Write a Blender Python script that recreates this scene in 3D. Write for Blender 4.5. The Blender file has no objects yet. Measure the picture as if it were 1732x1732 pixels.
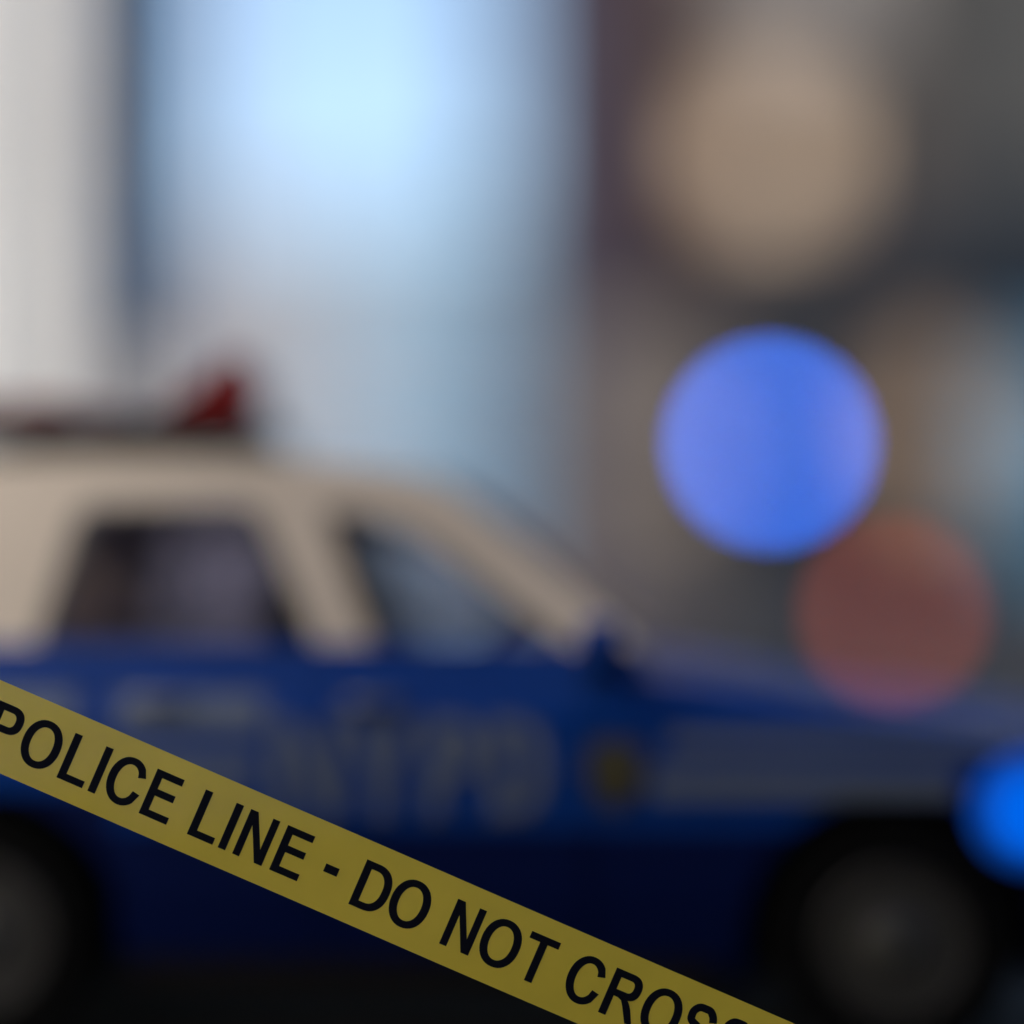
import bpy, bmesh, math, random
from mathutils import Vector, Matrix
random.seed(4)
R = math.radians
sc = bpy.context.scene
col = sc.collection

# ------------------------------------------------------------------ camera, sky, sun, exposure
CAM_H = 1.31
FPX = 3750.0                      # focal length in pixels of a 1732 px wide frame
cam_d = bpy.data.cameras.new('camera')
cam = bpy.data.objects.new('camera', cam_d); col.objects.link(cam)
cam.location = (0, 0, CAM_H); cam.rotation_euler = (R(90), 0, 0)
cam_d.sensor_width = 36; cam_d.lens = 36 * FPX / 1732
cam_d.shift_y = (1000 - 866) / 1732
cam_d.clip_start = 0.05; cam_d.clip_end = 3000
TAPE_Y = 4.95
BLUR = 208.0                      # blur radius of far things, in pixels of that frame
cam_d.dof.use_dof = True
cam_d.dof.focus_distance = TAPE_Y
cam_d.dof.aperture_fstop = (cam_d.lens / 1000) / (2 * BLUR * TAPE_Y / FPX)
sc.camera = cam

SUN_EL, SUN_AZ = R(36), R(-135)   # azimuth from +Y towards +X
w = bpy.data.worlds.new('World'); sc.world = w; w.use_nodes = True
nt = w.node_tree
bg = nt.nodes['Background']
sky = nt.nodes.new('ShaderNodeTexSky'); sky.sky_type = 'NISHITA'; sky.sun_disc = False
sky.sun_elevation = SUN_EL; sky.sun_rotation = SUN_AZ
sky.air_density = 1.0; sky.dust_density = 2.6; sky.ozone_density = 1.5
nt.links.new(sky.outputs[0], bg.inputs[0]); bg.inputs[1].default_value = 0.15
sun_d = bpy.data.lights.new('sun', 'SUN'); sun_d.energy = 1.5; sun_d.angle = R(4); sun_d.color = (1, .95, .88)
sun = bpy.data.objects.new('sun', sun_d); col.objects.link(sun)
sdir = Vector((math.sin(SUN_AZ) * math.cos(SUN_EL), math.cos(SUN_AZ) * math.cos(SUN_EL), math.sin(SUN_EL)))
sun.rotation_euler = sdir.to_track_quat('Z', 'Y').to_euler()
sun.location = sdir * 60
sc.view_settings.view_transform = 'Standard'; sc.view_settings.look = 'None'
sc.view_settings.gamma = 1; sc.view_settings.exposure = 0.9
sc.render.engine = 'CYCLES'
sc.cycles.use_denoising = True; sc.cycles.use_adaptive_sampling = False
sc.cycles.max_bounces = 8; sc.cycles.transparent_max_bounces = 16
sc.cycles.sample_clamp_indirect = 4

# ------------------------------------------------------------------ materials
def mat(name, base, rough=.6, metal=0, noise=0, scale=4, coat=0, spec=.5, bump=0, emit=None, es=0):
    m = bpy.data.materials.new(name); m.use_nodes = True
    t = m.node_tree; b = t.nodes['Principled BSDF']
    b.inputs['Base Color'].default_value = (*base, 1)
    b.inputs['Roughness'].default_value = rough; b.inputs['Metallic'].default_value = metal
    b.inputs['Coat Weight'].default_value = coat; b.inputs['Coat Roughness'].default_value = .06
    b.inputs['Specular IOR Level'].default_value = spec
    if emit:
        b.inputs['Emission Color'].default_value = (*emit, 1); b.inputs['Emission Strength'].default_value = es
    if noise or bump:
        tc = t.nodes.new('ShaderNodeTexCoord'); n = t.nodes.new('ShaderNodeTexNoise')
        n.inputs['Scale'].default_value = scale; n.inputs['Detail'].default_value = 6
        t.links.new(tc.outputs['Object'], n.inputs['Vector'])
        if noise:
            mr = t.nodes.new('ShaderNodeMapRange')
            mr.inputs['From Min'].default_value = .3; mr.inputs['From Max'].default_value = .7
            mr.inputs['To Min'].default_value = 1 - noise; mr.inputs['To Max'].default_value = 1 + noise
            t.links.new(n.outputs['Fac'], mr.inputs['Value'])
            mx = t.nodes.new('ShaderNodeMix'); mx.data_type = 'RGBA'; mx.blend_type = 'MULTIPLY'
            mx.inputs[0].default_value = 1; mx.inputs[6].default_value = (*base, 1)
            t.links.new(mr.outputs[0], mx.inputs[7]); t.links.new(mx.outputs[2], b.inputs['Base Color'])
        if bump:
            bp = t.nodes.new('ShaderNodeBump'); bp.inputs['Strength'].default_value = bump; bp.inputs['Distance'].default_value = .02
            t.links.new(n.outputs['Fac'], bp.inputs['Height']); t.links.new(bp.outputs[0], b.inputs['Normal'])
    return m

def brick_mat(name, c1, c2, mortar, scale=3):
    m = mat(name, c1, .85); t = m.node_tree; b = t.nodes['Principled BSDF']
    tc = t.nodes.new('ShaderNodeTexCoord'); br = t.nodes.new('ShaderNodeTexBrick')
    mp = t.nodes.new('ShaderNodeMapping'); mp.inputs['Rotation'].default_value = (R(90), 0, 0)
    br.inputs['Color1'].default_value = (*c1, 1); br.inputs['Color2'].default_value = (*c2, 1); br.inputs['Mortar'].default_value = (*mortar, 1)
    br.inputs['Scale'].default_value = scale; br.inputs['Mortar Size'].default_value = .012
    t.links.new(tc.outputs['Object'], mp.inputs[0]); t.links.new(mp.outputs[0], br.inputs['Vector']); t.links.new(br.outputs['Color'], b.inputs['Base Color'])
    return m

def film_mat(name, base, clear, rough=.35, spec=.3, streak=.05):
    """thin plastic film: mostly dyed, part clear"""
    m = mat(name, base, rough, noise=streak, scale=9, spec=spec); t = m.node_tree; b = t.nodes['Principled BSDF']
    tr = t.nodes.new('ShaderNodeBsdfTransparent'); mix = t.nodes.new('ShaderNodeMixShader'); out = t.nodes['Material Output']
    mix.inputs[0].default_value = clear
    tl = t.nodes.new('ShaderNodeBsdfTranslucent'); tl.inputs[0].default_value = (*base, 1); m2 = t.nodes.new('ShaderNodeMixShader'); m2.inputs[0].default_value = .35
    t.links.new(b.outputs[0], m2.inputs[1]); t.links.new(tl.outputs[0], m2.inputs[2])
    t.links.new(m2.outputs[0], mix.inputs[1]); t.links.new(tr.outputs[0], mix.inputs[2]); t.links.new(mix.outputs[0], out.inputs[0])
    return m

def glass_mat(name, tint, refl=.5):
    m = bpy.data.materials.new(name); m.use_nodes = True; t = m.node_tree; t.nodes.clear()
    out = t.nodes.new('ShaderNodeOutputMaterial'); tr = t.nodes.new('ShaderNodeBsdfTransparent'); gl = t.nodes.new('ShaderNodeBsdfGlossy')
    lw = t.nodes.new('ShaderNodeFresnel'); lw.inputs['IOR'].default_value = 1.5
    tr.inputs[0].default_value = (*tint, 1); gl.inputs['Roughness'].default_value = .03
    mix = t.nodes.new('ShaderNodeMixShader')
    t.links.new(lw.outputs[0], mix.inputs[0]); t.links.new(tr.outputs[0], mix.inputs[1]); t.links.new(gl.outputs[0], mix.inputs[2]); t.links.new(mix.outputs[0], out.inputs[0])
    return m

def glow_mat(name, c, strength, clear):
    """lit translucent envelope: gives light and lets some through"""
    m = bpy.data.materials.new(name); m.use_nodes = True; t = m.node_tree; t.nodes.clear()
    out = t.nodes.new('ShaderNodeOutputMaterial'); tr = t.nodes.new('ShaderNodeBsdfTransparent'); em = t.nodes.new('ShaderNodeEmission')
    em.inputs[0].default_value = (*c, 1); em.inputs[1].default_value = strength
    mix = t.nodes.new('ShaderNodeMixShader'); mix.inputs[0].default_value = clear
    t.links.new(em.outputs[0], mix.inputs[1]); t.links.new(tr.outputs[0], mix.inputs[2]); t.links.new(mix.outputs[0], out.inputs[0])
    return m

M = dict(
    asphalt=mat('asphalt', (.03, .03, .031), .9, spec=.12, noise=.25, scale=30, bump=.4),
    pavement=mat('pavement_concrete', (.2, .19, .18), .85, noise=.15, scale=8),
    kerb=mat('kerb_stone', (.26, .25, .24), .8, noise=.15, scale=10),
    marking=mat('road_paint', (.7, .7, .66), .7, noise=.2, scale=12),
    stone=mat('pale_limestone', (.78, .785, .77), .8, noise=.06, scale=.6),
    greystone=mat('grey_stone', (.5, .48, .46), .8, noise=.08, scale=.5),
    palestone=mat('light_grey_cladding', (.34, .34, .365), .7, noise=.05, scale=.1),
    coolstone=mat('cool_grey_stone', (.036, .037, .055), .8, noise=.1, scale=.2),
    misty=mat('misty_blue_glass', (.27, .33, .45), .3, noise=.05, scale=.1),
    midblue=mat('mid_blue_glass', (.10, .17, .25), .3, noise=.05, scale=.1),
    bannercloth=mat('slate_blue_cloth', (.025, .075, .16), .85, noise=.1, scale=3),
    pillarstone=mat('dark_pillar_concrete', (.06, .058, .085), .8, spec=.15, noise=.15, scale=2),
    maroon=mat('maroon_paint', (.034, .010, .013), .7, spec=.15, noise=.1, scale=3),
    poster=mat('taupe_board', (.14, .122, .115), .8, noise=.1, scale=3),
    brownlit=mat('lit_brown_blind', (.25, .18, .12), .8, noise=.1, scale=1.5, emit=(1, .64, .38), es=.16),
    coolpane=mat('cool_grey_window_glass', (.05, .055, .08), .2),
    surround=mat('brown_stone_surround', (.075, .06, .052), .8, spec=.1, noise=.12, scale=1.5),
    slatewall=mat('dark_slate_wall', (.011, .017, .026), .85, spec=.08, noise=.2, scale=.7),
    greypanel=mat('grey_render', (.055, .056, .055), .8, spec=.1, noise=.1, scale=.8),
    slateglass=mat('slate_blue_glass', (.09, .16, .27), .25, noise=.08, scale=.3),
    skyglass=mat('pale_blue_curtain_glass', (.22, .37, .50), .18, noise=.06, scale=.1, spec=.6),
    darkglass=mat('dark_window_glass', (.03, .035, .045), .08, spec=.6),
    brick=brick_mat('maroon_brick', (.032, .007, .009), (.024, .006, .008), (.03, .02, .02)),
    limetrim=mat('stone_trim', (.10, .09, .08), .8, spec=.1, noise=.1, scale=2),
    taupe=mat('taupe_blind', (.10, .086, .08), .8, spec=.1, noise=.1, scale=2),
    taupe2=mat('brown_blind', (.22, .16, .11), .8, noise=.15, scale=2),
    teal=mat('teal_shutter', (.08, .22, .34), .5, noise=.1, scale=3),
    warmblind=mat('lit_cream_blind', (.4, .3, .21), .8, noise=.12, scale=1.5, emit=(1, .74, .52), es=.27),
    taupelit=mat('lit_shop_blind', (.3, .25, .21), .8, noise=.1, scale=1.5, emit=(1, .78, .62), es=.13),
    greyblind=mat('grey_blind', (.24, .225, .215), .8, noise=.1, scale=1.5),
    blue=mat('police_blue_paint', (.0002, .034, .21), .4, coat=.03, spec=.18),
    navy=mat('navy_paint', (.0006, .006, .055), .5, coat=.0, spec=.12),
    white=mat('cream_white_paint', (.56, .47, .37), .35, coat=.5, noise=.05, scale=2),
    stripe=mat('pale_livery_vinyl', (.105, .13, .185), .55, spec=.3),
    rubber=mat('tyre_rubber', (.003, .003, .003), .95, spec=.06),
    steel=mat('painted_steel_rim', (.045, .043, .04), .4, metal=.4),
    hubcap=mat('brushed_hubcap', (.2, .195, .185), .35, metal=.9),
    chrome=mat('chrome_trim', (.5, .5, .5), .15, metal=1),
    black=mat('black_plastic', (.014, .011, .01), .7, spec=.2),
    seat=mat('dark_seat_fabric', (.03, .028, .032), .9),
    liner=mat('headliner', (.05, .045, .045), .9),
    gasket=mat('window_gasket', (.015, .017, .022), .5),
    glass=glass_mat('car_glass', (.93, .89, .90)),
    tint=glass_mat('tinted_car_glass', (.72, .71, .76)),
    redlens=mat('red_plastic_lens', (.17, .001, .001), .35, coat=.0, spec=.2),
    amber=mat('amber_lens', (.4, .12, .01), .2),
    lamp=mat('headlight_glass', (.6, .6, .6), .1),
    gold=mat('dull_gold_emblem', (.05, .045, .02), .5),
    goldline=mat('emblem_relief', (.085, .072, .03), .5),
    stand=mat('stand_tube', (.03, .03, .034), .4, metal=.6),
    tape=film_mat('yellow_tape_film', (.98, .725, .075), .2),
    ink=film_mat('black_tape_ink', (.004, .006, .018), .12, rough=.5, spec=.15, streak=.0),
)

# ------------------------------------------------------------------ mesh helpers
def link(name, me, m, parent=None):
    o = bpy.data.objects.new(name, me); col.objects.link(o)
    if m is not None and not me.materials: me.materials.append(m)
    if parent: o.parent = parent
    return o
def from_bm(name, bm, m, parent=None, smooth=False):
    me = bpy.data.meshes.new(name)
    bmesh.ops.recalc_face_normals(bm, faces=bm.faces)
    bm.to_mesh(me); bm.free()
    if smooth:
        me.polygons.foreach_set('use_smooth', [True] * len(me.polygons))
        me.set_sharp_from_angle(angle=R(40))
    return link(name, me, m, parent)
def empty(name, loc, rz=0, parent=None):
    o = bpy.data.objects.new(name, None); col.objects.link(o); o.location = loc; o.rotation_euler = (0, 0, rz); o.empty_display_size = .2
    if parent: o.parent = parent
    return o
def tag(o, label, cat, group=None, kind=None):
    if label: o['label'] = label
    if cat: o['category'] = cat
    if group: o['group'] = group
    if kind: o['kind'] = kind
    return o
def add_box(bm, x0, x1, y0, y1, z0, z1, bevel=0):
    r = bmesh.ops.create_cube(bm, size=1)
    bmesh.ops.scale(bm, vec=(x1 - x0, y1 - y0, z1 - z0), verts=r['verts'])
    bmesh.ops.translate(bm, vec=((x0 + x1) / 2, (y0 + y1) / 2, (z0 + z1) / 2), verts=r['verts'])
    if bevel:
        es = list({e for v in r['verts'] for e in v.link_edges})
        bmesh.ops.bevel(bm, geom=es, offset=bevel, segments=3, affect='EDGES', profile=.5)
def box(name, x0, x1, y0, y1, z0, z1, m, parent=None, bevel=0):
    bm = bmesh.new(); add_box(bm, x0, x1, y0, y1, z0, z1, bevel); return from_bm(name, bm, m, parent, bevel > 0)
def add_tube(bm, a, b, r, n=12, r2=None):
    a, b = Vector(a), Vector(b); d = b - a
    q = d.to_track_quat('Z', 'Y').to_matrix().to_4x4()
    bmesh.ops.create_cone(bm, cap_ends=True, segments=n, radius1=r, radius2=r if r2 is None else r2, depth=d.length, matrix=Matrix.Translation((a + b) / 2) @ q)
def add_lathe(bm, prof, n=40, axis='Y'):
    """prof = [(radius, along)]"""
    rings = []
    for r, h in prof:
        ring = []
        for k in range(n):
            t = 2 * math.pi * k / n
            c, s = r * math.cos(t), r * math.sin(t)
            ring.append(bm.verts.new((c, h, s) if axis == 'Y' else (c, s, h)))
        rings.append(ring)
    for A, B in zip(rings, rings[1:]):
        for k in range(n):
            bm.faces.new((A[k], A[(k + 1) % n], B[(k + 1) % n], B[k]))
    for ring in (rings[0], rings[-1]):
        try: bm.faces.new(ring)
        except ValueError: pass
    bmesh.ops.remove_doubles(bm, verts=bm.verts, dist=1e-6)
def plate_mesh(loops, ext, fmap=None):
    """fill 2D loops (outer loops and holes) and thicken by ext each way; map every (u,v,w) with fmap"""
    cu = bpy.data.curves.new('outline', 'CURVE'); cu.dimensions = '2D'; cu.fill_mode = 'BOTH'; cu.extrude = ext
    for L in loops:
        s = cu.splines.new('POLY'); s.points.add(len(L) - 1); s.use_cyclic_u = True
        for p, (x, y) in zip(s.points, L): p.co = (x, y, 0, 1)
    o = bpy.data.objects.new('outline', cu); col.objects.link(o)
    dg = bpy.context.evaluated_depsgraph_get()
    me = bpy.data.meshes.new_from_object(o.evaluated_get(dg))
    bpy.data.objects.remove(o); bpy.data.curves.remove(cu)
    bm = bmesh.new(); bm.from_mesh(me); bmesh.ops.remove_doubles(bm, verts=bm.verts, dist=1e-6)
    if fmap:
        for v in bm.verts: v.co = fmap(v.co.x, v.co.y, v.co.z)
    bpy.data.meshes.remove(me)
    return bm
def round_poly(pts, r, n=5):
    """round the corners of a polygon; r one radius or a list"""
    out = []; N = len(pts)
    for i, p in enumerate(pts):
        ri = r[i] if isinstance(r, (list, tuple)) else r
        p = Vector(p); a = Vector(pts[i - 1]); b = Vector(pts[(i + 1) % N])
        if ri <= 0: out.append(tuple(p)); continue
        da, db = (a - p), (b - p); ra = min(ri, da.length * .48); rb = min(ri, db.length * .48)
        A = p + da.normalized() * ra; B = p + db.normalized() * rb
        for k in range(n + 1):
            t = k / n; q = A * (1 - t) ** 2 + p * 2 * t * (1 - t) + B * t * t; out.append(tuple(q))
    return out
def lerp_table(tab, x):
    if x <= tab[0][0]: return tab[0][1]
    for (a, fa), (b, fb) in zip(tab, tab[1:]):
        if x <= b:
            t = (x - a) / (b - a); t = t * t * (3 - 2 * t) * .5 + t * .5
            return fa + (fb - fa) * t
    return tab[-1][1]

# ------------------------------------------------------------------ glyphs (cap height 1, drawn as outlines)
def ell(cx, cy, a, b, t0=0, t1=360, n=40, p=1.0):
    pts = []
    for k in range(n + (0 if (t1 - t0) % 360 == 0 else 1)):
        t = R(t0 + (t1 - t0) * k / n); c, s = math.cos(t), math.sin(t)
        pts.append((cx + a * math.copysign(abs(c) ** p, c), cy + b * math.copysign(abs(s) ** p, s)))
    return pts
def stroke(path, wdt):
    L, Rr = [], []
    for i, p in enumerate(path):
        a = Vector(path[max(i - 1, 0)]); b = Vector(path[min(i + 1, len(path) - 1)]); d = (b - a).normalized(); n = Vector((-d.y, d.x)) * wdt / 2
        L.append(tuple(Vector(p) + n)); Rr.append(tuple(Vector(p) - n))
    return L + Rr[::-1]
def glyph(ch, W, s):
    """W width, s stem, both in cap heights"""
    h = s * .9
    if ch == 'I': return [[(0, 0), (s, 0), (s, 1), (0, 1)]]
    if ch == '-': return [[(0, .41), (W, .41), (W, .585), (0, .585)]]
    if ch == 'L': return [[(0, 0), (W, 0), (W, h), (s, h), (s, 1), (0, 1)]]
    if ch == 'E': return [[(0, 0), (W, 0), (W, h), (s, h), (s, .46), (W * .92, .46), (W * .92, .46 + h), (s, .46 + h), (s, 1 - h), (W * .98, 1 - h), (W * .98, 1), (0, 1)]]
    if ch == 'T': return [[(W / 2 - s / 2, 0), (W / 2 + s / 2, 0), (W / 2 + s / 2, 1 - h), (W, 1 - h), (W, 1), (0, 1), (0, 1 - h), (W / 2 - s / 2, 1 - h)]]
    if ch == 'N': return [[(0, 0), (s * .94, 0), (s * .94, .70), (W - s * 1.02, 0), (W, 0), (W, 1), (W - s * .94, 1), (W - s * .94, .30), (s * 1.02, 1), (0, 1)]]
    if ch == 'Y': return [[(W / 2 - s / 2, 0), (W / 2 + s / 2, 0), (W / 2 + s / 2, .42), (W, 1), (W - s * 1.15, 1), (W / 2, .56), (s * 1.15, 1), (0, 1), (W / 2 - s / 2, .42)]]
    if ch == 'O': return [ell(W / 2, .5, W / 2, .515, p=.93), ell(W / 2, .5, W / 2 - s * 1.03, .515 - h, p=.93)]
    if ch == 'C':
        o = ell(W * .52, .5, W * .52, .515, 38, 322, 34, .95); i = ell(W * .52, .5, W * .52 - s * 1.03, .515 - h, 34, 326, 34, .95)
        o[0] = (W * .985, .70); o[-1] = (W, .335)
        i[0] = (W * .985 - s * .98, .655); i[-1] = (W - s * .98, .365)
        return [o + i[::-1]]
    if ch == 'D':
        f = W * .40
        return [[(0, 0), (f, 0)] + ell(f, .5, W - f, .5, -84, 84, 22, .86) + [(f, 1), (0, 1)],
                [(s, h), (f, h)] + ell(f, .5, W - f - s * 1.03, .5 - h, -84, 84, 22, .86) + [(f, 1 - h), (s, 1 - h)]]
    if ch in 'PR':
        f = W * .55; lo = .40 if ch == 'P' else .44; c = (1 + lo) / 2; b = (1 - lo) / 2
        bowl = ell(f, c, (W if ch == 'P' else W * .93) - f, b, -84, 84, 16, .85)
        inner = [(s, lo + h), (f, lo + h)] + ell(f, c, (W if ch == 'P' else W * .93) - f - s * 1.03, b - h, -84, 84, 16, .85) + [(f, 1 - h), (s, 1 - h)]
        if ch == 'P': return [[(0, 0), (s, 0), (s, lo), (f, lo)] + bowl + [(f, 1), (0, 1)], inner]
        return [[(0, 0), (s, 0), (s, lo), (W * .36, lo), (W * .48, lo - .035), (W * .58, .30), (W * .82, 0), (W * 1.04, 0), (W * .83, .30), (W * .73, .40), (W * .66, lo + .012)] + bowl[1:] + [(f, 1), (0, 1)], inner]
    if ch == 'S':
        k = s / 2; x0, x1 = k, W - k
        ctrl = [(x1 - .01, .72), (x1 - .05, .83), (W * .66, .925), (W * .5, 1 - k * .75), (W * .3, .92), (x0 + .03, .82), (x0 + .02, .71), (W * .2, .615), (W * .42, .545),
                (W * .64, .485), (W * .86, .40), (x1 + .0, .27), (x1 - .07, .14), (W * .68, .075), (W * .5, k * .75 - .005), (W * .3, .075), (x0 + .06, .16), (x0 - .01, .31)]
        path = []
        for i in range(len(ctrl) - 1):
            p0 = Vector(ctrl[max(i - 1, 0)]); p1 = Vector(ctrl[i]); p2 = Vector(ctrl[i + 1]); p3 = Vector(ctrl[min(i + 2, len(ctrl) - 1)])
            for q in range(4):
                t = q / 4
                path.append(.5 * ((2 * p1) + (p2 - p0) * t + (2 * p0 - 5 * p1 + 4 * p2 - p3) * t * t + (3 * p1 - p0 - 3 * p2 + p3) * t ** 3))
        path.append(Vector(ctrl[-1]))
        return [stroke(path, s * .97)]

# ------------------------------------------------------------------ ground
bm = bmesh.new(); add_box(bm, -600, 600, -300, 1200, -.5, 0); tag(from_bm('road', bm, M['asphalt']), 'dark asphalt street under the police car', None, kind='structure')
def pavement(name, x0, x1, y0, y1):
    bm = bmesh.new(); add_box(bm, x0, x1, y0, y1, .004, .14)
    tag(from_bm('pavement', bm, M['pavement']), 'concrete pavement at the foot of the buildings', None, kind='structure')
    bm = bmesh.new(); add_box(bm, x0, x1, y0 - .16, y0 - .002, .004, .147)
    tag(from_bm('kerb', bm, M['kerb']), 'stone kerb edging the pavement', None, kind='structure')
pavement('pavement', -14, -1.5, 12.5, 40)
pavement('pavement', 1.0, 60, 48, 110)
bm = bmesh.new()
for k in range(8): add_box(bm, -1.4 - k * .45, -1.25 - k * .45, 20 + k * 7, 23 + k * 7, .004, .008)
tag(from_bm('road_marking', bm, M['marking']), 'dashed white lane line running up the street', None, kind='structure')

# ------------------------------------------------------------------ buildings
def at(px, Y): return (px - 866) / FPX * Y
def ht(py, Y): return CAM_H + (1000 - py) / FPX * Y
WIN = {}
def building(name, label, px0, px1, pytop, Y, depth, wall, hinge='mid', bev=0):
    """block whose front stands at distance Y; depth axis runs along the sight line past its hinge edge"""
    x0, x1 = at(px0, Y), at(px1, Y); xc = {'l': x0, 'r': x1, 'mid': (x0 + x1) / 2}[hinge]
    rz = -math.atan2(xc, Y)
    root = empty(name, (xc, Y, 0), rz)
    tag(root, label, 'building')
    a, b = x0 - xc, x1 - xc
    box('wall', a, b, 0, depth, 0, ht(pytop, Y), wall, root)
    return root, a, b, ht(pytop, Y)
def window(root, x0, x1, z0, z1, frame, pane, t=.08, proud=.06, label=None, bars=0):
    """frame ring standing proud of the wall, pane set inside it"""
    key = (round(x1 - x0, 3), round(z1 - z0, 3), frame.name, pane.name, bars)
    if key not in WIN:
        W_, H_ = x1 - x0, z1 - z0
        bm = bmesh.new()
        add_box(bm, 0, W_, -proud, .01, H_ - t, H_); add_box(bm, -t * .4, W_ + t * .4, -proud * 1.6, .011, -t, 0)
        add_box(bm, 0, t, -proud + .002, .012, 0, H_ - t); add_box(bm, W_ - t, W_, -proud + .002, .012, 0, H_ - t)
        for k in range(bars): 
            x = W_ * (k + 1) / (bars + 1); add_box(bm, x - t * .25, x + t * .25, -proud + .006, .008, .001, H_ - t - .001)
        if bars: add_box(bm, t, W_ - t, -proud + .009, .007, H_ * .52, H_ * .52 + t * .5)
        f = from_bm('window', bm, frame, root)
        p = box('pane', t, W_ - t, -proud * .3, -.004, 0, H_ - t, pane, f)
        WIN[key] = (f, p)
    else:
        f0, p0 = WIN[key]; f = f0.copy(); col.objects.link(f); f.parent = root
        p = p0.copy(); col.objects.link(p); p.parent = f
    f.location = (x0, 0, z0)
    if label: f['label'] = label
    return f
def win_grid(root, x0, x1, z0, z1, nc, nr, fw, fh, frame, pane, **k):
    dx, dz = (x1 - x0) / nc, (z1 - z0) / nr
    for i in range(nc):
        for j in range(nr):
            cx, cz = x0 + dx * (i + .5), z0 + dz * (j + .5)
            window(root, cx - fw * dx / 2, cx + fw * dx / 2, cz - fh * dz / 2, cz + fh * dz / 2, frame, pane, **k)

# unseen building added behind the camera; its width and height shape the car's shade
r_ = empty('shade_building', (0, -13, 0), math.pi); tag(r_, 'unseen tall brick building added behind the camera to shade the police car', 'building')
box('wall', -45, 21.3, 0, 10, 0, 26.5, M['brick'], r_)
win_grid(r_, -20, 19, 3.5, 25, 9, 6, .4, .55, M['limetrim'], M['darkglass'], t=.12)
# left: pale limestone front, close
Y = 16
r_, a, b, h = building('stone_building', 'bright pale limestone building front at the left edge, nearest on that side', -760, 152, -900, Y, 5, M['stone'], 'r')
for px in (-560, -340, -120, 60): box('pilaster', at(px - 36, Y) - at(152, Y), at(px + 36, Y) - at(152, Y), -.16, -.002, 0, h - .4, M['stone'], r_)
box('cornice', a - .2, b + .1, -.4, -.002, h - .38, h + .2, M['stone'], r_)
box('plinth', a, b, -.1, -.003, .14, .9, M['greystone'], r_)
for k, px in enumerate((-450, -230)):
    for z in (1.2, 3.9, 6.6): window(r_, at(px - 60, Y) - at(152, Y), at(px + 60, Y) - at(152, Y), z, z + 1.9, M['stone'], M['darkglass'], bars=1)
# grey stone corner beside it, set back
Y = 16.1
r_, a, b, h = building('stone_block', 'mid grey stone block between the pale limestone front and the slate blue tower', 154, 212, -900, Y, 5, M['greystone'], 'r')
box('string_course', a, b + .03, -.08, -.002, 4.6, 4.8, M['greystone'], r_)
# slate blue glass tower
Y = 34
r_, a, b, h = building('glass_tower', 'narrow slate blue glass tower rising between grey stone and open sky', 206, 292, -900, Y, 3, M['slateglass'], 'r')
for k in range(9): box('mullion', a + (b - a) * (k + .5) / 9 - .02, a + (b - a) * (k + .5) / 9 + .02, -.05, -.002, 3, h, M['slateglass'], r_)
for k in range(7): box('spandrel', a, b, -.03, -.003, 3.2 + k * 2.1, 3.6 + k * 2.1, M['slateglass'], r_)
# post with a long banner between car and tower
Y = 9
bx = at(256, Y); r_ = empty('banner_post', (bx, Y, 0)); tag(r_, 'tall street post carrying a long dark slate blue banner, left of the open sky', 'post')
bm = bmesh.new(); add_tube(bm, (0, 0, .02), (0, 0, 6.2), .035, 20); add_lathe(bm, [(.12, .0), (.12, .06), (.06, .14), (.036, .2)], 24, 'Z'); from_bm('pole', bm, M['coolstone'], r_, True)
bn = box('banner', -.125, .125, -.012, .012, ht(560, Y), 5.9, M['bannercloth'], r_); bn.location = (0, -.06, 0)
for z in (ht(560, Y) - .01, 5.9): 
    bm = bmesh.new(); add_tube(bm, (-.14, -.06, z), (.14, -.06, z), .012, 10); add_tube(bm, (0, -.06, z), (0, 0, z), .01, 8); from_bm('bracket', bm, M['stand'], r_)
# dark pillar right of the sky gap
Y = 15
r_ = empty('street_pillar', (at(1012, Y), Y, 0), -math.atan2(at(1012, Y), Y)); tag(r_, 'tall dark grey concrete pillar with maroon upper panel, just right of the open sky', 'pillar', kind='thing')
PX = lambda px: at(px, Y) - at(1012, Y)
box('shaft', PX(882), PX(1128), 0, .8, .3, 7.5, M['pillarstone'], r_, .03)
box('base', PX(864), PX(1145), -.08, .9, 0, .3, M['pillarstone'], r_, .02)
box('maroon_panel', PX(1040), PX(1136), -.05, .82, ht(500, Y), 7.3, M['maroon'], r_, .01)
box('poster', PX(985), PX(1126), -.02, -.002, ht(1010, Y), ht(545, Y), M['poster'], r_)
for z in (1.7, 3.6, 5.6): box('band', PX(878), PX(1036), -.03, .83, z, z + .07, M['pillarstone'], r_)
# lower grey block before the tower
Y = 27
r_, a, b, h = building('low_building', 'low grey building with flat cornice standing before the slate blue tower', 190, 345, 500, Y, 4, M['palestone'], 'r')
box('cornice', a - .05, b + .05, -.15, -.002, h - .16, h + .06, M['palestone'], r_)
win_grid(r_, a, b, 1.2, h - .3, 2, 2, .4, .55, M['palestone'], M['darkglass'], t=.05, proud=.04)
# hazy blue-grey towers either side of the sky gap
Y = 140
r_, a, b, h = building('distant_tower', 'distant pale blue grey tower just right of the slate blue tower', 286, 352, -250, Y, 12, M['misty'], 'l')
for k in range(12): box('spandrel', a, b, -.12, -.003, 6 + k * 3.6, 7.2 + k * 3.6, M['palestone'], r_)
Y = 80
r_, a, b, h = building('blue_building', 'mid blue grey glass building between the open sky and the tall cool grey building', 838, 900, -1000, Y, 12, M['midblue'], 'l')
for k in range(10): box('spandrel', a, b, -.12, -.003, 4 + k * 3.3, 5 + k * 3.3, M['coolstone'], r_)
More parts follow.
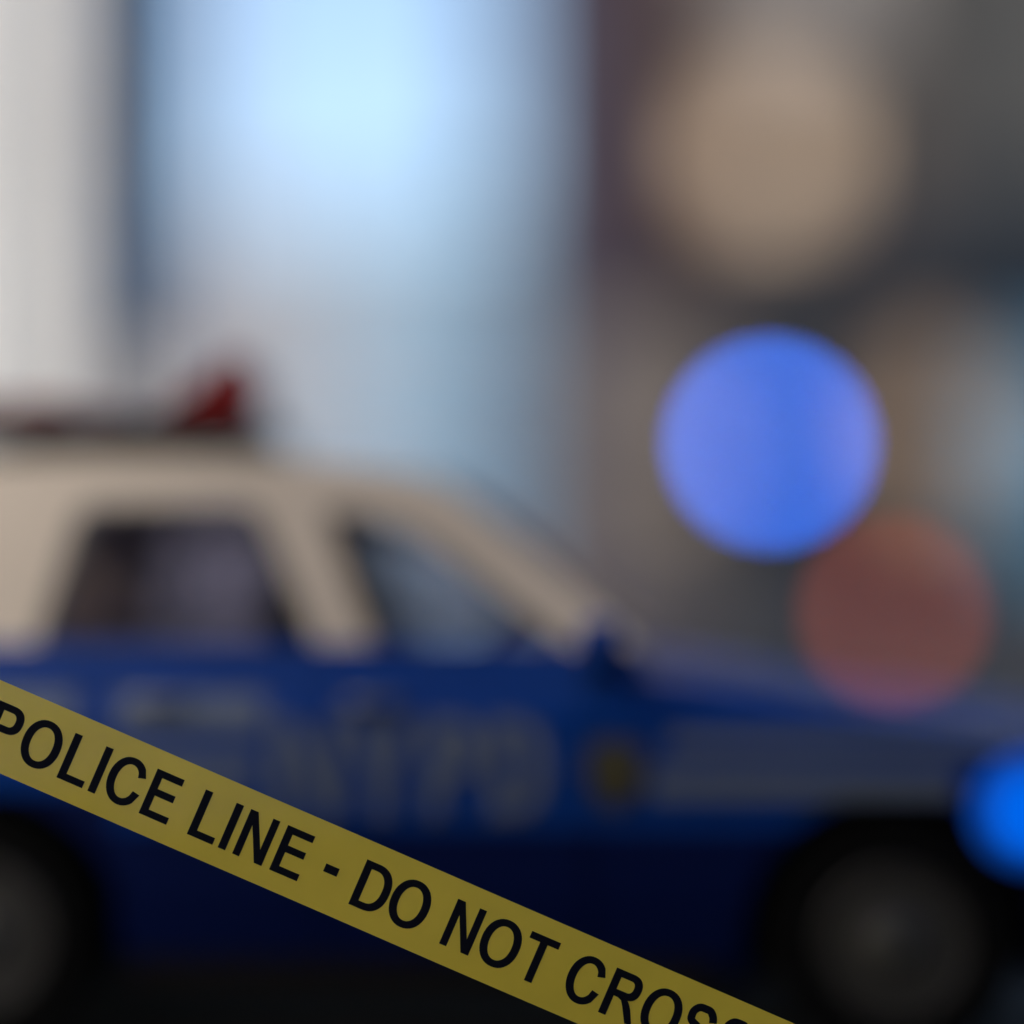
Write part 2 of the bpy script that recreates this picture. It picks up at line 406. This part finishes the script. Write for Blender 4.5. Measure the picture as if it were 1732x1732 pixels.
# pale far building
Y = 90
r_, a, b, h = building('pale_building', 'far pale grey building below the sky, behind the red roof light', 318, 585, 385, Y, 14, M['palestone'])
box('parapet', a - .1, b + .1, -.25, -.002, h - .4, h + .35, M['palestone'], r_)
win_grid(r_, a + .2, b - .2, 4, h - 1, 5, 5, .3, .42, M['palestone'], M['skyglass'], t=.1, proud=.06)
# pale blue glass tower
Y = 120
r_, a, b, h = building('office_tower', 'far pale blue glass office block at the end of the street', 578, 885, 372, Y, 20, M['skyglass'])
for k in range(8): box('mullion', a + (b - a) * k / 7 - .07, a + (b - a) * k / 7 + .07, -.14, -.002, 4, h, M['skyglass'], r_)
for k in range(6): box('spandrel', a + .1, b - .1, -.1, -.003, 5 + k * 3.2, 5.7 + k * 3.2, M['palestone'], r_)
box('parapet', a - .1, b + .1, -.3, -.002, h, h + .6, M['skyglass'], r_)
# cool grey building right of the sky
Y = 60
r_, a, b, h = building('grey_building', 'tall cool grey building bordering the right side of the sky gap', 892, 1078, -1000, Y, 18, M['coolstone'], 'l')
win_grid(r_, a + .2, b - .1, 4, 26, 2, 8, .5, .6, M['coolstone'], M['coolpane'], t=.1)
# right: slate walled building with brick corner pier, lit windows and shop fronts
Y = 52
r_, a, b, h = building('shop_building', 'dark slate walled building with maroon brick corner pier, lit cream windows and taupe shop fronts', 1140, 2150, -900, Y, 14, M['slatewall'], 'l')
ox = at(1140, Y)
X = lambda px: at(px, Y) - ox
Z = lambda py: ht(py, Y)
box('brick_pier', X(1022), -.002, -.5, 2.5, Z(505), h - .3, M['brick'], r_)
box('pier_base', X(965), -.003, -.06, 2.4, .14, Z(512), M['limetrim'], r_)
box('stone_surround', X(1142), X(1520), -.1, -.002, Z(420), Z(-280), M['surround'], r_)
window(r_, X(1235), X(1480), Z(80), Z(-260), M['limetrim'], M['greyblind'], t=.25, proud=.4, label='tall window with drawn grey blind')
window(r_, X(1205), X(1390), Z(345), Z(160), M['limetrim'], M['warmblind'], t=.2, proud=.4, label='lit window with cream blind')
box('render_panel', X(1560), X(1980), -.12, -.002, Z(330), Z(-260), M['greypanel'], r_)
window(r_, X(1010), X(1262), Z(990), Z(528), M['limetrim'], M['taupe'], t=.25, proud=.4, label='shop window with taupe blind')
window(r_, X(1060), X(1180), Z(830), Z(690), M['limetrim'], M['taupelit'], t=.1, proud=1.6, label='lit shop display case')
window(r_, X(1500), X(1640), Z(820), Z(620), M['taupe2'], M['brownlit'], t=.3, proud=.4, label='lit shop window with brown frame')
box('shutter', X(1700), X(1880), -.25, -.002, Z(930), Z(625), M['teal'], r_)
box('fascia', X(1290), X(2100), -.35, -.003, Z(560), Z(490), M['slatewall'], r_)
win_grid(r_, X(1890), X(2120), Z(980), Z(560), 1, 1, .8, .9, M['limetrim'], M['darkglass'])
box('cornice', .01, X(2150), -1, -.002, h - .5, h + .2, M['limetrim'], r_)

# ------------------------------------------------------------------ police car (local: x forward, near side at -y, z up)
CAR = empty('police_car', (-1.477, 7.11, 0), R(-2.5))
tag(CAR, 'blue police car with cream white roof and red roof light, parked side on', 'car')
WB = 2.58; TR = .335; AR = .42
HW = [(-1.08, .62), (-1.0, .74), (-.7, .83), (-.2, .86), (2.4, .86), (2.9, .83), (3.2, .74), (3.3, .60)]
TOP = [(-1.08, .86), (-1.0, 1.04), (-.6, 1.12), (0, 1.135), (1.0, 1.125), (1.75, 1.10), (1.95, 1.05), (2.7, .935), (3.1, .89), (3.25, .84), (3.3, .74)]
BOT = [(-1.08, .40), (-.8, .26), (-.4, .19), (2.9, .19), (3.15, .26), (3.3, .38)]
def side_in(z):   # how far the flank sits inside the widest line
    return lerp_table([(.19, .10), (.30, .055), (.48, .02), (.66, .004), (.80, 0), (.95, .012), (1.05, .045), (1.11, .085), (1.14, .13)], z)
def flank(x, z, off=0): return -(lerp_table(HW, x) - side_in(z) + off)

def body_bm(zlo=None, zhi=None):
    bm = bmesh.new(); rows = []
    NX = 120
    for i in range(NX + 1):
        x = -1.08 + 4.38 * i / NX
        zb, zt, hw = lerp_table(BOT, x), lerp_table(TOP, x), lerp_table(HW, x)
        sec = []
        zs = [zb + (.645 - zb) * k / 10 for k in range(10)] + [.645 + (.75 - .645) * k / 4 for k in range(4)] + [.75 + (zt - .75) * k / 14 for k in range(15)] if zt > .8 else [zb + (zt - zb) * k / 28 for k in range(29)]
        for k, z in enumerate(zs):
            sec.append((hw - side_in(z) - (.02 if k == 0 else 0), z))
        yt = sec[-1][0]
        kc = .6 if x > 1.9 else 1
        crown = [(yt * .93, zt + .014), (yt * .75, zt + .014 + .016 * kc), (yt * .4, zt + .014 + .028 * kc), (0, zt + .014 + .032 * kc)]
        half = [(0, zb)] + [(sec[0][0] * .8, zb)] + sec + crown
        full = [(-y, z) for y, z in half] + [(y, z) for y, z in half[-2:0:-1]]
        rows.append([bm.verts.new((x, y, z)) for y, z in full])
    for A, B in zip(rows, rows[1:]):
        n = len(A)
        for k in range(n): bm.faces.new((A[k], A[(k + 1) % n], B[(k + 1) % n], B[k]))
    bm.faces.new(rows[0]); bm.faces.new(rows[-1][::-1])
    return bm
def cut(o, cutters):
    for c in cutters:
        md = o.modifiers.new('cut', 'BOOLEAN'); md.object = c; md.operation = 'DIFFERENCE'; md.solver = 'EXACT'
    dg = bpy.context.evaluated_depsgraph_get()
    me = bpy.data.meshes.new_from_object(o.evaluated_get(dg)); o.modifiers.clear(); o.data = me
    for c in cutters: bpy.data.objects.remove(c)
body = from_bm('body', body_bm(), M['blue'], CAR, True)
cs = []
for wx in (0, WB):
    for sy in (-1, 1):
        bm = bmesh.new(); add_tube(bm, (wx, sy * .5, TR), (wx, sy * 1.1, TR), AR, 48)
        c = from_bm('cutter', bm, M['black'], CAR); cs.append(c)
cut(body, cs)
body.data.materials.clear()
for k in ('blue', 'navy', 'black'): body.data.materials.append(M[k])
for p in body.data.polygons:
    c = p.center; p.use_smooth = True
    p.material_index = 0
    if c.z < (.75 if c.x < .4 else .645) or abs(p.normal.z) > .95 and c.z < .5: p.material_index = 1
    for wx in (0, WB):
        if (c.x - wx) ** 2 + (c.z - TR) ** 2 < (AR + .004) ** 2 and abs(c.y) < .858 and p.normal.length and (abs(p.normal.y) > .98 and abs(c.y) < .6 or (Vector((p.normal.x, 0, p.normal.z)).length > .9 and abs(c.y) > .5 and (c.x - wx) ** 2 + (c.z - TR) ** 2 > (AR - .01) ** 2)): p.material_index = 2
body.data.set_sharp_from_angle(angle=R(35))

def on_flank(loops, t=.003, off=.0, sgn=1):
    """thin piece hugging the flank; sgn -1 for the far side"""
    def f(u, v, w):
        y = flank(u, v, off + t + w)
        return Vector((u, y * sgn, v))
    return plate_mesh(loops, t, f)
def densify(L, d=.06):
    out = []
    for i, p in enumerate(L):
        q = L[(i + 1) % len(L)]; n = max(1, int(math.dist(p, q) / d))
        for k in range(n): out.append((p[0] + (q[0] - p[0]) * k / n, p[1] + (q[1] - p[1]) * k / n))
    return out
def panel(x0, x1, z0, z1, r=.03, t=.004, off=0, sgn=1, slices=10, fn=None):
    """door skin / stripe: grid following the flank"""
    bm = bmesh.new(); nx, nz = max(2, int((x1 - x0) / .06)), slices
    F, B = [], []
    for i in range(nx + 1):
        x = x0 + (x1 - x0) * i / nx
        rf, rb = [], []
        for j in range(nz + 1):
            z = z0 + (z1 - z0) * j / nz
            xx = x + (fn(z) if fn else 0)
            rf.append(bm.verts.new((xx, sgn * flank(xx, z, off + t), z))); rb.append(bm.verts.new((xx, sgn * flank(xx, z, off - .004), z)))
        F.append(rf); B.append(rb)
    for i in range(nx):
        for j in range(nz):
            bm.faces.new((F[i][j], F[i + 1][j], F[i + 1][j + 1], F[i][j + 1])); bm.faces.new((B[i][j], B[i][j + 1], B[i + 1][j + 1], B[i + 1][j]))
    for i in range(nx):
        bm.faces.new((F[i][0], B[i][0], B[i + 1][0], F[i + 1][0])); bm.faces.new((F[i][nz], F[i + 1][nz], B[i + 1][nz], B[i][nz]))
    for j in range(nz):
        bm.faces.new((F[0][j], F[0][j + 1], B[0][j + 1], B[0][j])); bm.faces.new((F[nx][j], B[nx][j], B[nx][j + 1], F[nx][j + 1]))
    return bm
for sgn in (1, -1):
    for nm, x0, x1 in (('rear_door', .40, .985), ('front_door', .995, 1.72)):
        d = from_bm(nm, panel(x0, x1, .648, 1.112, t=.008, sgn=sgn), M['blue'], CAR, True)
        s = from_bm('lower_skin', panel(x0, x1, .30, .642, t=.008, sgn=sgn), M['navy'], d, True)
        hx = x0 + .06
        bm = bmesh.new(); add_box(bm, hx, hx + .14, -.02, .02, -.014, .014, .008)
        hd = from_bm('handle', bm, M['chrome'], d, True); hd.location = (0, sgn * flank(hx, 1.0, .028), 1.0)
    from_bm('sill_trim', panel(.42, 2.08, .20, .27, t=.012, sgn=sgn, slices=2), M['black'], CAR, True)
    # livery
    for (x0, x1, z0, z1) in ((-.75, .28, .935, 1.02), (.40, .82, .915, 1.02), (.40, .80, .78, .85)):
        from_bm('livery_stripe', panel(x0, x1, z0, z1, t=.012, sgn=sgn, slices=4), M['stripe'], CAR, True)
    for (x0, x1, z0, z1) in ((1.95, 2.95, .865, .915), (1.90, 2.75, .735, .815)):
        from_bm('livery_stripe', panel(x0, x1, z0, z1, t=.010, sgn=sgn, slices=4), M['stripe'], CAR, True)
    loops = []
    x = .85
    for ch, wd in (('N', .19), ('Y', .2), ('P', .155), ('D', .165)):
        hgt = .27
        for L in glyph(ch, wd / hgt, .2): loops.append(densify([(x + p[0] * hgt, .685 + p[1] * hgt) for p in L]))
        x += wd + (.022 if ch != 'N' else .012)
    if sgn == -1: loops = [[(1.70 + .87 - u, v) for u, v in L] for L in loops]
    from_bm('lettering', on_flank(loops, .0012, .0125, sgn), M['stripe'], CAR)
    ec = (1.80, .80)
    sh = [(-.075, .085), (0, .10), (.075, .085), (.08, .0), (.055, -.06), (0, -.105), (-.055, -.06), (-.08, 0)]
    e = from_bm('emblem', on_flank([round_poly([(ec[0] + p[0], ec[1] + p[1]) for p in sh], .02)], .002, .008, sgn), M['gold'], CAR)
    from_bm('relief', on_flank([ell(ec[0], ec[1], .048, .048), ell(ec[0], ec[1], .036, .036)], .0012, .0125, sgn), M['goldline'], e)
# greenhouse: outlines measured in the (x, z) plane of its leaning side
BEAM = .775
def lean(z): return -(BEAM - (z - 1.12) * .33)
def gh(u, v, w, sgn=1): return Vector((u, (lean(v) - w) * sgn, v))
OUT = [(-.62, 1.10), (-.34, 1.60), (-.2, 1.675), (.2, 1.705), (.80, 1.70), (1.12, 1.675), (1.30, 1.635), (1.55, 1.44), (1.86, 1.17), (1.90, 1.10)]
OUT = round_poly(OUT, [0, .12, .12, .2, .2, .15, .1, .1, .05, 0])
RW = round_poly([(.15, 1.15), (.245, 1.53), (.28, 1.56), (.735, 1.56), (.775, 1.535), (.955, 1.15)], [.04, .04, .04, .04, .04, .03])
FW = round_poly([(1.135, 1.135), (.965, 1.535), (1.02, 1.545), (1.23, 1.485), (1.70, 1.13)], [.03, .03, .03, .15, .03])
def grow(L, d):
    c = Vector((sum(p[0] for p in L) / len(L), sum(p[1] for p in L) / len(L)))
    return [tuple(Vector(p) + (Vector(p) - c).normalized() * d) for p in L]
for sgn in (1, -1):
    from_bm('pillar_frame', plate_mesh([densify(OUT), RW, FW], .022, lambda u, v, w, s=sgn: gh(u, v, w, s)), M['white'], CAR)
    for nm, L, g in (('rear_window', RW, 'tint'), ('front_window', FW, 'glass')):
        wn = from_bm(nm, plate_mesh([grow(L, .004)], .003, lambda u, v, w, s=sgn: gh(u, v, w, s)), M[g], CAR)
        from_bm('gasket', plate_mesh([grow(L, .004), grow(L, -.016 if nm == 'front_window' else -.036)], .006, lambda u, v, w, s=sgn: gh(u, v, w + .02, s)), M['gasket'], wn)
    from_bm('belt_rail', plate_mesh([densify([(-.66, 1.085), (1.90, 1.085), (1.86, 1.15), (1.5, 1.158), (0, 1.163), (-.6, 1.163)])], .03, lambda u, v, w, s=sgn: gh(u, v, w, s)), M['blue'], CAR)
    # side mirror
    bm = bmesh.new(); add_box(bm, -.05, .06, -.09, .09, -.06, .07, .03)
    mi = from_bm('side_mirror', bm, M['blue'], CAR, True); mi.location = (1.76, sgn * -.93, 1.16)
    box('mirror_glass', -.056, -.051, -.07, .07, -.045, .055, M['chrome'], mi)
    box('mirror_arm', -.03, .03, -.02, .03, -.09, -.05, M['black'], mi).location = (0, sgn * .06, 0)
def loft_between(rail, name, m, crown, th=.02):
    """surface spanning the two sides along a rail of (x,z) points"""
    bm = bmesh.new(); rows = []
    n = 14
    for (x, z) in rail:
        yb = -lean(z)
        top, bot = [], []
        for k in range(n + 1):
            t = -1 + 2 * k / n; y = yb * t; c = crown * (1 - t * t)
            top.append(bm.verts.new((x, y, z + c))); bot.append(bm.verts.new((x, y, z + c - th)))
        rows.append(top + bot[::-1])
    for A, B in zip(rows, rows[1:]):
        N = len(A)
        for k in range(N): bm.faces.new((A[k], A[(k + 1) % N], B[(k + 1) % N], B[k]))
    bm.faces.new(rows[0]); bm.faces.new(rows[-1][::-1])
    return from_bm(name, bm, m, CAR, True)
roof = loft_between([(-.30, 1.63), (-.2, 1.665), (0, 1.685), (.3, 1.70), (.7, 1.70), (.95, 1.685), (1.12, 1.665), (1.25, 1.635), (1.31, 1.61)], 'roof', M['white'], .035)
hl = box('headliner', -.2, 1.15, -.52, .52, 1.64, 1.66, M['liner'], roof)
loft_between([(1.33, 1.60), (1.55, 1.42), (1.85, 1.15)], 'windscreen', M['glass'], .012, .005)
loft_between([(-.61, 1.13), (-.48, 1.36), (-.33, 1.60)], 'rear_screen', M['glass'], .03, .005)
# cabin: deck closing the body at the belt, seats, wheel, partition
box('dashboard', 1.5, 1.85, -.66, .66, 1.08, 1.15, M['black'], CAR, .03)
for y in (-.36, .36):
    for nm, x, tilt in (('front_seat', .84, -.24), ('rear_seat', -.28, -.25)):
        bm = bmesh.new(); add_box(bm, -.07, .07, -.25, .25, 1.08, 1.36, .04)
        s = from_bm(nm, bm, M['seat'], CAR, True); s.location = (x, y, 0)
        bm = bmesh.new(); add_box(bm, -.045, .045, -.12, .12, 1.375, 1.50, .035)
        add_tube(bm, (0, -.05, 1.34), (0, -.05, 1.40), .008, 8); add_tube(bm, (0, .05, 1.34), (0, .05, 1.40), .008, 8)
        from_bm('headrest', bm, M['seat'], s, True)
bm = bmesh.new(); add_lathe(bm, [(.17, -.012), (.182, 0), (.17, .012), (.158, 0), (.17, -.012)], 32, 'Z'); add_box(bm, -.16, .16, -.02, .02, -.01, .01)
sw = from_bm('steering_wheel', bm, M['black'], CAR, True); sw.location = (1.40, -.36, 1.11); sw.rotation_euler = (0, R(-60), 0)
# wheels
def wheel(x, sgn):
    e = empty('wheel', (x, sgn * -.74, TR), 0, CAR)
    if sgn < 0: e.rotation_euler = (0, 0, math.pi)
    bm = bmesh.new(); add_lathe(bm, [(.215, -.095), (.24, -.108), (.29, -.112), (.322, -.10), (TR, -.075), (TR, .075), (.322, .1), (.29, .11), (.215, .1), (.205, 0), (.215, -.095)], 56)
    from_bm('tyre', bm, M['rubber'], e, True)
    bm = bmesh.new(); add_lathe(bm, [(.216, -.096), (.208, -.104), (.200, -.09), (.185, -.07), (.15, -.06), (.0001, -.06)], 48)
    for k in range(10):
        t = 2 * math.pi * k / 10; add_box(bm, .165 * math.cos(t) - .014, .165 * math.cos(t) + .014, -.076, -.062, .165 * math.sin(t) - .014, .165 * math.sin(t) + .014)
    from_bm('rim', bm, M['steel'], e, True)
    bm = bmesh.new(); add_lathe(bm, [(.125, -.061), (.122, -.082), (.10, -.096), (.06, -.10), (.055, -.108), (.03, -.112), (.0001, -.113)], 40)
    from_bm('hubcap', bm, M['hubcap'], e, True)
for x in (0, WB):
    for s in (1, -1): wheel(x, s)
# roof light: dark tray with low red lenses and a taller red lamp at its front end
lb = box('roof_light', -.30, .71, -.46, .46, 1.766, 1.84, M['black'], CAR, .012)
for x, wd, hh in ((-.24, .18, .06), (-.02, .17, .055), (.18, .14, .03)):
    for y in (-.3, .0, .3): box('low_lens', x, x + wd, y - .12, y + .12, 1.837, 1.835 + hh, M['redlens'], lb, .012)
for y in (-.30, .30):
    bm = plate_mesh([round_poly([(.41, 1.837), (.685, 1.837), (.685, 2.01), (.64, 2.025), (.56, 1.955)], .02)], .15, lambda u, v, w, y=y: Vector((u + .02 - (.07 if y > 0 else 0), y + w, v)))
    from_bm('red_lamp', bm, M['redlens'], lb)
for x in (-.2, .5):
    for y in (-.42, .42): box('foot', x, x + .06, y - .03, y + .03, 1.725, 1.767, M['black'], lb)
# nose and tail
box('front_bumper', 3.16, 3.38, -.72, .72, .42, .56, M['black'], CAR, .04)
box('rear_bumper', -1.16, -.96, -.74, .74, .42, .56, M['black'], CAR, .04)
box('grille', 3.27, 3.315, -.42, .42, .58, .76, M['black'], CAR, .01)
for y in (-.56, .56):
    bm = bmesh.new(); add_lathe(bm, [(.09, -.03), (.088, .01), (.06, .03), (.0001, .036)], 32, 'Z')
    hlm = from_bm('headlight', bm, M['lamp'], CAR, True); hlm.location = (3.29, y, .68); hlm.rotation_euler = (0, R(90), 0)
    box('tail_light', -1.095, -1.06, y - .1, y + .1, .66, .82, M['redlens'], CAR, .01)
# blue warning light on the near front wing
LX = 2.955; LZ = .70
M['bluelens'] = glow_mat('lit_blue_lens', (.0, .125, .80), .56, .0)
M['bluehalo'] = mat('blue_lens_halo', (.005, .05, .35), .3, emit=(.0, .10, .62), es=.22)  # glowing rim added for the halo around the lens
for sgn in (1,):
    bm = bmesh.new(); add_lathe(bm, [(.16, .03), (.16, -.012), (.145, -.04), (.112, -.05), (.0001, -.05)], 48)
    wl = from_bm('warning_light', bm, M['bluehalo'], CAR, True); wl.location = (LX, flank(LX, LZ, .02), LZ)
    bm = bmesh.new(); add_lathe(bm, [(.11, -.052), (.104, -.075), (.075, -.092), (.04, -.098), (.0001, -.099)], 48)
    from_bm('lens', bm, M['bluelens'], wl, True)

# ------------------------------------------------------------------ far lamps behind the car; balloons and tripods made up to give light discs
def far_lamp(label, px, py, Y, rpx, c, strength, clear):
    x, z = at(px, Y), ht(py, Y); r = rpx / FPX * Y
    root = empty('far_lamp', (x, Y, 0)); tag(root, label, 'lamp', 'far lamps on added tripods behind the car')
    bm = bmesh.new(); bmesh.ops.create_uvsphere(bm, u_segments=48, v_segments=32, radius=r)
    b = from_bm('balloon', bm, glow_mat('lit_far_lamp', c, strength, clear), root, True); b.location = (0, 0, z)
    bm = bmesh.new(); add_lathe(bm, [(.05, -.05), (.07, 0), (.05, .03)], 24, 'Z'); cp = from_bm('cap', bm, M['stand'], root, True); cp.location = (0, 0, z - r - .02)
    bm = bmesh.new(); add_tube(bm, (0, 0, .35), (0, 0, z - r - .04), .016); from_bm('mast', bm, M['stand'], root)
    for k in range(3):
        t = 2 * math.pi * k / 3 + .5
        bm = bmesh.new(); add_tube(bm, (.02 * math.cos(t), .02 * math.sin(t), min(.5, z - r - .12)), (.42 * math.cos(t), .42 * math.sin(t), .02), .012)
        lg = from_bm('leg', bm, M['stand'], root)
        bm = bmesh.new(); add_tube(bm, (.42 * math.cos(t), .42 * math.sin(t), .0), (.42 * math.cos(t), .42 * math.sin(t), .03), .02); from_bm('rubber_foot', bm, M['rubber'], lg)
    return root
far_lamp('glowing blue far lamp, balloon form added, the higher of the two lamps above the bonnet', 1303, 750, 40, 29, (.03, .15, .80), 17, .0)
far_lamp('dull red far lamp, balloon form added, lower right of the blue lamp, close above the bonnet', 1513, 1036, 24, 30, (.17, .030, .010), 9.0, .0)

# ------------------------------------------------------------------ police tape
TP = 1 / (FPX / TAPE_Y)           # metres per pixel at the tape
ANG = R(23.4)
O3 = Vector((at(0, TAPE_Y), TAPE_Y, ht(1150, TAPE_Y)))
U3 = Vector((math.cos(ANG), 0, -math.sin(ANG))); V3 = Vector((-math.sin(ANG), 0, -math.cos(ANG)))
def wave(u, v): return .0022 * math.sin(u * .0042 + .6) + .0012 * math.sin(u * .011 + v * .006) + .0016 * math.sin(v / 146 * math.pi)
def tape_pt(u, v, off=0): return U3 * (u * TP) + V3 * (v * TP) + Vector((0, wave(u, v) + off, 0))
TROOT = empty('police_tape', O3); tag(TROOT, 'yellow police line tape stretched slanting across in front of the car', 'tape')
bm = bmesh.new(); NU, NV = 360, 8; F, B = [], []
U0, U1 = -2400, 2700
for i in range(NU + 1):
    u = U0 + (U1 - U0) * i / NU
    F.append([bm.verts.new(tape_pt(u, 145.5 * j / NV)) for j in range(NV + 1)])
for i in range(NU):
    for j in range(NV): bm.faces.new((F[i][j], F[i][j + 1], F[i + 1][j + 1], F[i + 1][j]))
from_bm('tape_film', bm, M['tape'], TROOT, True)
TEXT = [('P', 13, 66), ('O', 74, 141), ('L', 152.4, 199.5), ('I', 209.4, 222.7), ('C', 231.5, 294), ('E', 304.2, 355), ('L', 393.3, 440.2), ('I', 450, 463.3), ('N', 476.6, 530.5), ('E', 544.7, 595.8),
        ('-', 629.8, 654.5), ('D', 690.8, 749), ('O', 753, 821), ('N', 858.4, 911.5), ('O', 920, 988), ('T', 994.7, 1048), ('C', 1079, 1141), ('R', 1151, 1210), ('O', 1217, 1284), ('S', 1291, 1345), ('S', 1354, 1408)]
loops = []
V0, CAPH = 113.6, 82.0
for ch, a, b in TEXT:
    for L in glyph(ch, (b - a) / CAPH, 13.6 / CAPH):
        loops.append(densify([(a + p[0] * CAPH, V0 - p[1] * CAPH) for p in L], 12))
from_bm('lettering', plate_mesh(loops, .01, lambda u, v, w: tape_pt(u, v, -.0004 - w * .002)), M['ink'], TROOT)
